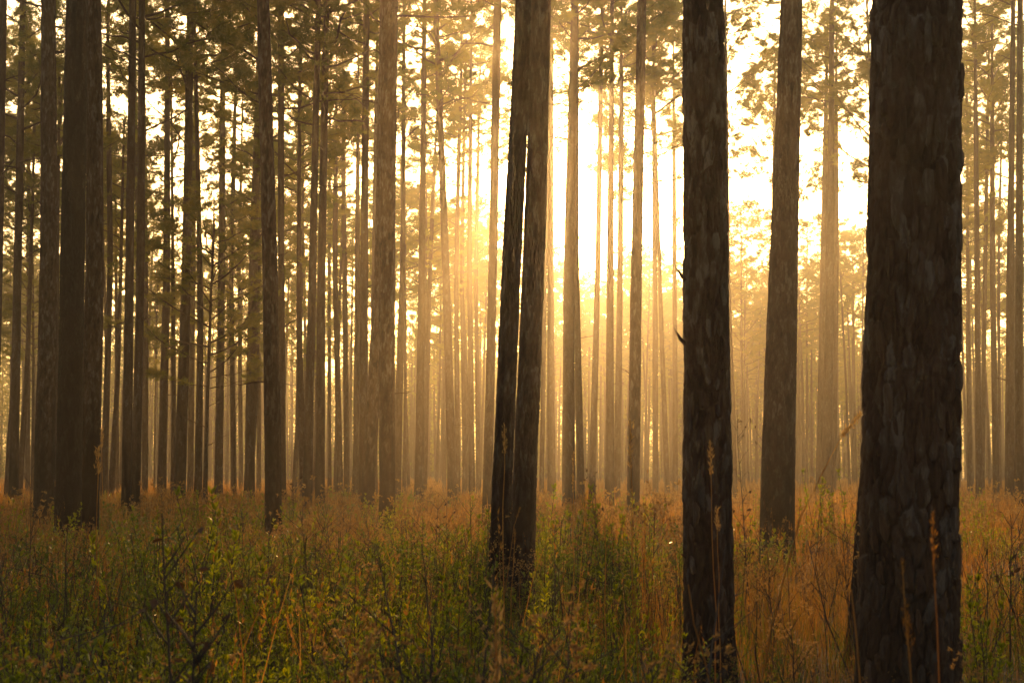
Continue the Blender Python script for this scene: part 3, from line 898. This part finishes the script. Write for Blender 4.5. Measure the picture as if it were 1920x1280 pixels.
r = np.random.default_rng(2024)
def mk_grass(nb, h, wid, segs, spread):
    v, f = blades(r, nb, h, spread, wid, .32, segs); return combine([(v, f, 0)])
def mk_weed(h, nh, hs, tube=True):
    v, f, p, rd = weed(r, h, nh, hs)
    parts = [(v, f, 0)]
    if tube:
        tv, tf = tubes(p, rd, 3); parts.append((tv, quads_to_tris(tf), 1))
    return combine(parts)
def mk_sprig(h, n_, L, W, stems, tri, tube=True, spread=.05):
    v, f, p, rd = sprig(r, h, n_, L, W, stems, tri, spread)
    parts = [(v, f, 0)]
    if tube:
        tv, tf = tubes(p, rd, 3); parts.append((tv, quads_to_tris(tf), 1))
    return combine(parts)

def mk_culm(h, nb):
    v, f = blades(r, nb, h, .12, .006, .22, 4)
    tops = v.reshape(nb, 2, 5, 3)[:, 0, -1]; pos = np.repeat(tops, 9, 0); pos = pos - np.array([0, 0, 1.]) * r.uniform(0, .16, (len(pos), 1))
    v2, f2 = leaves(r, pos, r.normal(0, .3, (len(pos), 3)) + np.array([0, 0, 1.]), .028, .007, LEAF_F2)
    return combine([(v, f, 0), (v2, f2, 0)])
def mk_twigs(h, nb):
    P, R_ = [], []
    for i in range(nb):
        b = np.array([r.normal(0, .08), r.normal(0, .08), 0]); t_ = b + np.array([r.normal(0, .14), r.normal(0, .14), h * r.uniform(.6, 1.1)])
        m_ = (b + t_) / 2 + r.normal(0, .025, 3); P.append([b, m_, t_]); R_.append([.005, .004, .0015])
        for k in range(5):
            q = r.uniform(.35, .95); o = b + (t_ - b) * q; e = o + np.array([r.normal(0, .09), r.normal(0, .09), r.uniform(.04, .16)])
            P.append([o, e]); R_.append([.0025, .001])
    v, f = tubes(P, R_, 3)
    return combine([(v, quads_to_tris(f), 0)])
def split(p, fn):
    m_ = fn(p[:, 0], p[:, 1])
    u = r.uniform(-.55, .55, len(p))
    return p[m_ > u], p[m_ <= u]

# nearest band
pa = np.concatenate([zone(r, 6.0, 10, 38), zone(r, 10, 20, 22), ])
ga, ba = split(pa, green_field)
pb = zone(r, 20, 42, 7.5)
gb_, bb = split(pb, green_field)
pc = zone(r, 42, 90, 2.2)
gc, bc = split(pc, green_field)
pd = zone(r, 90, 210, .35, .40)

scatter('dry_grass', [mk_grass(13, .62, .0042, 3, .07) for _ in range(6)], ba, r.uniform(.45, 1.0, len(ba)) * np.interp(ba[:, 1], [5, 14, 20], [.75, .9, 1]), [GRASS], 'orange dry grass between the nearest trunks', 'grass', seed=11)
scatter('dry_grass', [mk_grass(13, .60, .012, 2, .12) for _ in range(5)], bb, r.uniform(.6, 1.15, len(bb)), [GRASS], 'russet dry grass among the middle trunks', 'grass', seed=12)
scatter('dry_grass', [mk_grass(14, .58, .024, 2, .26) for _ in range(5)], np.concatenate([bc, gc[::2]]), r.uniform(.7, 1.25, len(bc) + len(gc[::2])), [GRASS], 'pale russet grass along the foot of the hazy rows', 'grass', seed=13)
scatter('dry_grass', [mk_grass(16, .60, .05, 1, .7) for _ in range(5)], pd, r.uniform(.8, 1.3, len(pd)), [GRASS], 'distant grass dissolving under the far pines', 'grass', seed=14)
scatter('leafy_ground_cover', [mk_sprig(.55, 30, .031, .012, 4, LEAF_F, True, .08) for _ in range(6)], ga, r.uniform(.6, 1.25, len(ga)), [LEAF, TWIG], 'low green leafy cover in the foreground', 'ground cover', seed=15)
scatter('leafy_ground_cover', [mk_sprig(.6, 30, .046, .019, 4, LEAF_F2, False, .14) for _ in range(5)], gb_, r.uniform(.6, 1.2, len(gb_)), [LEAF, TWIG], 'green leafy cover among the middle trunks', 'ground cover', seed=16)
scatter('leafy_ground_cover', [mk_sprig(.5, 16, .10, .05, 3, LEAF_F2, False, .3) for _ in range(4)], gc[1::2], r.uniform(.7, 1.2, len(gc[1::2])), [LEAF, TWIG], 'far patches of green cover under the hazy pines', 'ground cover', seed=17)
pf = np.concatenate([zone(r, 4.6, 10, 26), zone(r, 10, 22, 9)])
scatter('green_forbs', [mk_grass(16, .42, .006, 2, .09) for _ in range(5)], pf, r.uniform(.5, 1.2, len(pf)), [GREENGRASS], 'fine green forbs under the grass', 'ground cover', seed=18)
pw = np.concatenate([zone(r, 5, 11, 22), zone(r, 11, 24, 8)])
pw = pw[vnoise(pw[:, 0] * .6, pw[:, 1] * .5, 0, 66) > r.uniform(-.3, .5, len(pw))]
scatter('dry_weeds', [mk_weed(.72, 30, .016) for _ in range(6)], pw, r.uniform(.6, 1.15, len(pw)), [SEED, TWIG], 'dry weeds with small golden seed tufts', 'weeds', seed=19)
pw2 = zone(r, 24, 55, 1.3)
scatter('dry_weeds', [mk_weed(.75, 25, .035) for _ in range(4)], pw2, r.uniform(.6, 1.2, len(pw2)), [SEED, TWIG], 'russet weeds among the middle trunks', 'weeds', seed=20)

pk = np.concatenate([zone(r, 6.5, 12, 2.2), zone(r, 12, 30, 1.2)])
scatter('tall_straws', [mk_culm(.98, 3) for _ in range(6)], pk, r.uniform(.7, 1.15, len(pk)), [GRASS], 'thin pale straws standing above the undergrowth', 'grass', seed=21)
pk = np.concatenate([zone(r, 6.0, 12, 1.6), zone(r, 12, 30, .8)])
scatter('bare_twigs', [mk_twigs(.85, 3) for _ in range(6)], pk, r.uniform(.6, 1.15, len(pk)), [TWIG], 'bare dark twigs threading the undergrowth', 'twigs', seed=22)

# ------------------------------------------------------------------ single shrubs and stalks
def shrub_protos(k):
    out = []
    for i in range(k):
        rr_ = np.random.default_rng(500 + i)
        Vs, Fs, P, R_, o = [], [], [], [], 0
        for s_ in range(17):
            v, f, p, rd = sprig(rr_, .85 * rr_.uniform(.6, 1.05), 28, .038, .014, 1, LEAF_F, .15)
            Vs.append(v); Fs.append(f + o); o += len(v); P += p; R_ += rd
            # upright whorl of leaves at the tip
            tip = np.array(p[0][-1]); nn = 8
            a = rr_.uniform(0, 6.28, nn)
            v, f = leaves(rr_, np.repeat(tip[None], nn, 0), np.stack([np.cos(a) * .5, np.sin(a) * .5, np.full(nn, 1.)], 1), .048, .015)
            Vs.append(v); Fs.append(f + o); o += len(v)
        V = np.concatenate(Vs)
        fol = mesh('foliage', V, np.concatenate(Fs), SHRUBLEAF, False, {'rnd': np.repeat(rr_.uniform(0, .9, len(V) // 7), 7)})
        tv, tf = tubes(P, R_, 4)
        out.append((fol, mesh('stem', tv, tf, TWIG, True)))
    return out
SH = shrub_protos(6)

def shrub(label, x, d, s, k, group=None):
    X = (x - 960) / FPX * d
    t = thing('shrub', label, 'shrub', (X, d, gz(X, d) - .02), group, k * 1.3 + x * .01)
    fol, stm = SH[k % 6]
    s *= 1.12 if group else 1.4 if d > 12 else 1.15
    for nm, me in (('foliage', fol), ('stem', stm)):
        link(nm, me, t).scale = (s, s, s * 1.0)
    return t

shrub('bright green bush right of the touching pair of trunks', 1095, 20, 1.15, 0)
shrub('green bush close right of the bright one beside the central pair', 1160, 21, 1.05, 1)
shrub('leafy bush hugging the foot of the right central stem', 1040, 19, .95, 2)
shrub('dense green bush left of the touching pair of trunks', 872, 22, 1.05, 3)
shrub('smaller green bush between the grey pine and the central pair', 800, 21, .9, 4)
shrub('green bush at the foot of the straight grey pine', 745, 30, 1.0, 5)
shrub('tall green sprouts at the edge of the leaning rough barked pine', 1525, 30, 1.35, 0)
shrub('green bush low against the leaning rough barked pine', 1410, 22, .95, 1)
shrub('green bush at the foot of the charred black pine', 150, 26, .95, 2)
shrub('green bush right of the charred cluster', 215, 24, .95, 3)
shrub('leafy bush left of the narrow dark pine', 455, 22, .9, 4)
shrub('leafy bush right of the narrow dark pine', 560, 24, 1.0, 5)
shrub('upright leafy shoots rising above the grass left of the narrow dark pine', 365, 13, 1.15, 0)
shrub('nearest green bush low at the left', 60, 9, .85, 1)
shrub('nearest dark green bush right of the withered stalk', 430, 7.2, .78, 2)
shrub('green bush at the bottom edge left of centre', 620, 7.0, .75, 3)
shrub('green bush at the bottom edge below the central pair', 880, 7.2, .70, 4)
shrub('green shrub crowding the foot of the right central stem', 1003, 16.6, .42, 5)
rs = random.Random(8)
low = []
for i in range(82):
    d = rs.uniform(8, 34) if i < 56 else rs.uniform(26, 52)
    x = rs.uniform(-40, 1960)
    if x > 1200 and rs.random() < .5: continue
    low.append((x, shrub('low green leafy shrub', x, d, rs.uniform(.7, 1.05) if d < 26 else rs.uniform(.95, 1.3), rs.randrange(6), 'scattered low shrubs')))
name_by_place(low, 'low leafy green shrub')

def stalk(name, label, x, ytop, xb, d, width=.005, plume=0.0, plen=.18, bendy=0.0, twigs=0, leafy=0, mat=None, pmat=None, seed=1, heads=0):
    """a single tall stem from the ground to photo position (x, ytop)"""
    rr_ = np.random.default_rng(seed)
    tip = at(x, ytop, d); X = (xb - 960) / FPX * d
    base = Vector((X, d, gz(X, d)))
    t = thing(name, label, 'plant', base)
    T = np.array(tip - base)
    s = np.linspace(0, 1, 9)
    P = T[None] * s[:, None]
    P[:, 0] = T[0] * s ** (1.6 if bendy else 1.1) + np.sin(s * 5 + seed) * .006
    P[:, 2] = T[2] * (s + bendy * s * (1 - s))
    P[1:-1] += rr_.normal(0, .004, (7, 3))
    paths, rads = [P], [width * (1 - .65 * s)]
    ends = []
    for i in range(twigs):
        q = rr_.uniform(.35, .95); o = np.array([np.interp(q, s, P[:, c]) for c in range(3)])
        a = rr_.uniform(-1, 1); L = rr_.uniform(.06, .2)
        e = o + np.array([math.copysign(.6, a) * L, rr_.uniform(-.4, .4) * L, L * .9])
        paths.append([o, (o + e) / 2 + rr_.normal(0, .006, 3), e]); rads.append([width * .5, width * .35, width * .2]); ends.append(e)
    v, f = tubes(paths, rads, 5)
    link('stem', mesh('stem', v, f, mat or TWIG, True, {'rnd': np.full(len(v), .6)}), t)
    if plume:
        n_ = 70
        q = 1 - rr_.uniform(0, 1, n_) * plen / np.linalg.norm(T)
        o = np.stack([np.interp(q, s, P[:, c]) for c in range(3)], 1)
        dr = unit(np.array([T[0] * .4, 0, .9])[None] + rr_.normal(0, .35, (n_, 3)))
        v, f = leaves(rr_, o + rr_.normal(0, plume * .25, (n_, 3)), dr, plume * 1.3, plume * .28, LEAF_F2)
        rl, rh = (.0, .55) if 'rusty' in label else (.4, 1)
        link('seed_head', mesh('seed_head', v, f, pmat or (GRASS if 'rusty' in label else SEED), False, {'rnd': rr_.uniform(rl, rh, len(v))}), t)
    if leafy:
        q = rr_.uniform(.3, 1, leafy); o = np.stack([np.interp(q, s, P[:, c]) for c in range(3)], 1)
        if ends: o[:len(ends)] = np.array(ends)[:leafy]
        for q_ in o:
            v, f = leaves(rr_, q_[None], rr_.normal(0, 1, (1, 3)) + np.array([0, 0, -.4]), .048, .024)
            link('leaf', mesh('leaf', v, f, pmat or DEADLEAF, False, {'rnd': rr_.uniform(0, 1, len(v))}), t)
    if heads:
        hd = (np.array(ends)[rr_.integers(0, len(ends), heads)] + rr_.normal(0, .03, (heads, 3)))
        n_, k = heads, 9
        nd = unit(rr_.normal(0, 1, (n_, k, 3))); sd_ = unit(np.cross(nd, rr_.normal(0, 1, (n_, k, 3))))
        V = np.stack([hd[:, None] - sd_ * .004, hd[:, None] + sd_ * .004, hd[:, None] + nd * .016], 2).reshape(-1, 3)
        tag(link('flower_head', mesh('flower_head', V, np.arange(len(V)).reshape(-1, 3), SEED, False, {'rnd': rr_.uniform(.3, 1, len(V))}), t), kind='stuff')
    return t

G = GRASS
stalk('grass_stalk', 'golden plumed grass stalk in front of the charred pine cluster', 182, 838, 188, 12, .006, .030, .20, mat=G, seed=3)
stalk('grass_stalk', 'taller thin plumed stalk just right of the golden one', 191, 800, 192, 12.6, .004, .022, .16, mat=G, seed=4)
stalk('grass_stalk', 'pale seed stalk standing before the stubbed trunk', 1333, 832, 1338, 8.6, .0045, .020, .16, mat=G, seed=5)
stalk('grass_stalk', 'shorter pale stalk right of the tall one before the stubbed trunk', 1347, 955, 1343, 8.4, .004, .018, .10, mat=G, seed=6)
stalk('grass_stalk', 'bent straw leaning left across the foot of the stubbed trunk', 1292, 1095, 1398, 6.6, .007, 0, mat=G, seed=7)
stalk('grass_stalk', 'long rusty seed stalk before the right half of the massive trunk', 1748, 958, 1768, 5.4, .005, .014, .24, mat=G, seed=8)
stalk('grass_stalk', 'rusty plumed stalk low before the middle of the massive trunk', 1688, 1052, 1735, 5.2, .005, .013, .24, mat=G, seed=9)
stalk('grass_stalk', 'rusty straw leaning over the left edge of the massive trunk', 1594, 1105, 1650, 5.2, .006, 0, mat=G, seed=10)
stalk('grass_stalk', 'straight rusty stalk between the two plumed ones on the massive trunk', 1702, 1160, 1712, 5.3, .005, .018, .12, mat=G, seed=11)
stalk('grass_stalk', 'golden straw arching right towards the massive trunk', 1618, 776, 1395, 7.4, .0045, .022, .22, bendy=.55, mat=G, seed=12)
stalk('grass_stalk', 'tall thin stalk on the left edge of the touching pair', 947, 803, 940, 10, .0045, .022, .16, mat=G, seed=13)
stalk('grass_stalk', 'rusty curved stalk before the foot of the touching pair', 975, 952, 935, 11, .004, .012, .10, bendy=.3, mat=G, seed=14)
stalk('grass_stalk', 'rusty forked straw low before the touching pair', 964, 992, 952, 11.5, .0045, .012, .10, mat=G, seed=15)
stalk('grass_stalk', 'golden plumed stalk on the left edge of the single clean trunk', 1181, 790, 1188, 11, .005, .030, .30, mat=G, seed=16)
stalk('grass_stalk', 'pale tall straw right of the bright green bush', 1133, 975, 1134, 9.5, .005, .014, .12, mat=G, seed=17)
stalk('grass_stalk', 'pale straw with broken cap at the lower right of centre', 1172, 1172, 1176, 6.6, .007, 0, mat=G, seed=18)
stalk('grass_stalk', 'upright straw right of the broken capped one', 1192, 1095, 1199, 7.2, .005, 0, mat=G, seed=19)
stalk('grass_stalk', 'straw left of the pale tall one near the bright bush', 1084, 1150, 1086, 7.8, .005, 0, mat=G, seed=20)
stalk('grass_stalk', 'thin golden straw crossing the trunk below the sun', 1074, 850, 1078, 13, .004, .018, .3, mat=G, seed=21)
stalk('grass_stalk', 'pinkish bent plume at the lower edge left of centre', 697, 1187, 590, 5.6, .006, .03, .25, bendy=.25, mat=G, seed=22)
stalk('grass_stalk', 'upright blurred reddish stem at the bottom below the central pair', 927, 1112, 935, 5.2, .007, .03, .35, mat=G, seed=23)
stalk('withered_plant', 'dark withered branching plant in the left foreground', 306, 962, 345, 5.4, .008, 0, twigs=16, leafy=20, seed=24)
stalk('withered_plant', 'lower dark tangle of dead twigs beside the withered left foreground plant', 372, 1110, 350, 5.2, .009, 0, twigs=18, leafy=26, seed=44)
stalk('withered_plant', 'dark crooked dead stem at the lower left', 130, 985, 112, 8.5, .006, 0, twigs=8, leafy=4, seed=25)
stalk('withered_plant', 'tall dry weed with curled brown leaves right of the stubbed trunk', 1383, 775, 1402, 14, .006, 0, twigs=16, leafy=22, seed=26)
stalk('withered_plant', 'bare forked weed beside the tall curled leaf one', 1432, 800, 1418, 14.5, .005, 0, twigs=9, leafy=6, seed=27)
stalk('withered_plant', 'dark dry weed with black seed pods at the right edge', 1893, 965, 1886, 11, .006, 0, twigs=7, leafy=16, seed=28)
stalk('withered_plant', 'dark weed with shrivelled leaves right of the narrow dark pine', 548, 905, 556, 18, .006, 0, twigs=9, leafy=16, seed=29)
stalk('withered_plant', 'bare forked twig rising left of the touching pair', 880, 870, 884, 15, .005, 0, twigs=7, leafy=0, seed=30)
stalk('withered_plant', 'dry dark leaves on a stem between grey pine and central pair', 838, 930, 842, 18, .005, 0, twigs=9, leafy=20, seed=31)
stalk('withered_plant', 'leafy dark stem before the hazy stems right of the sun', 1116, 885, 1120, 20, .006, 0, twigs=9, leafy=18, seed=32)
stalk('withered_plant', 'dark bare stem in the bright bush right of the central pair', 1040, 985, 1042, 14, .007, 0, twigs=8, leafy=0, seed=33)
stalk('withered_plant', 'black bent stem at the bottom left of the central pair', 925, 1050, 890, 7.5, .008, 0, twigs=5, leafy=2, seed=34)
stalk('withered_plant', 'crooked grey twig left of the central pair', 790, 1030, 830, 9, .008, 0, twigs=5, leafy=0, seed=35)
stalk('withered_plant', 'thin dark twig against the haze at the far left', 60, 790, 62, 14, .005, 0, twigs=9, leafy=4, seed=36)
stalk('dry_flower', 'fluffy tan flower heads below the leaning rough barked pine', 1440, 1035, 1448, 10.5, .005, 0, twigs=12, heads=110, seed=37)
stalk('dry_flower', 'second clump of tan flower heads right of the first', 1478, 1065, 1485, 10, .005, 0, twigs=10, heads=90, seed=38)
stalk('dry_flower', 'tan flower heads low at the bottom right corner', 1850, 1215, 1855, 6.6, .005, 0, twigs=10, heads=80, seed=39)
stalk('dry_flower', 'pinkish seed tuft at lower left of centre', 665, 1060, 672, 9.5, .005, 0, twigs=10, heads=90, seed=40)
stalk('dry_flower', 'golden seed tuft glowing left of the central green bush', 690, 990, 694, 17, .006, 0, twigs=12, heads=120, seed=41)
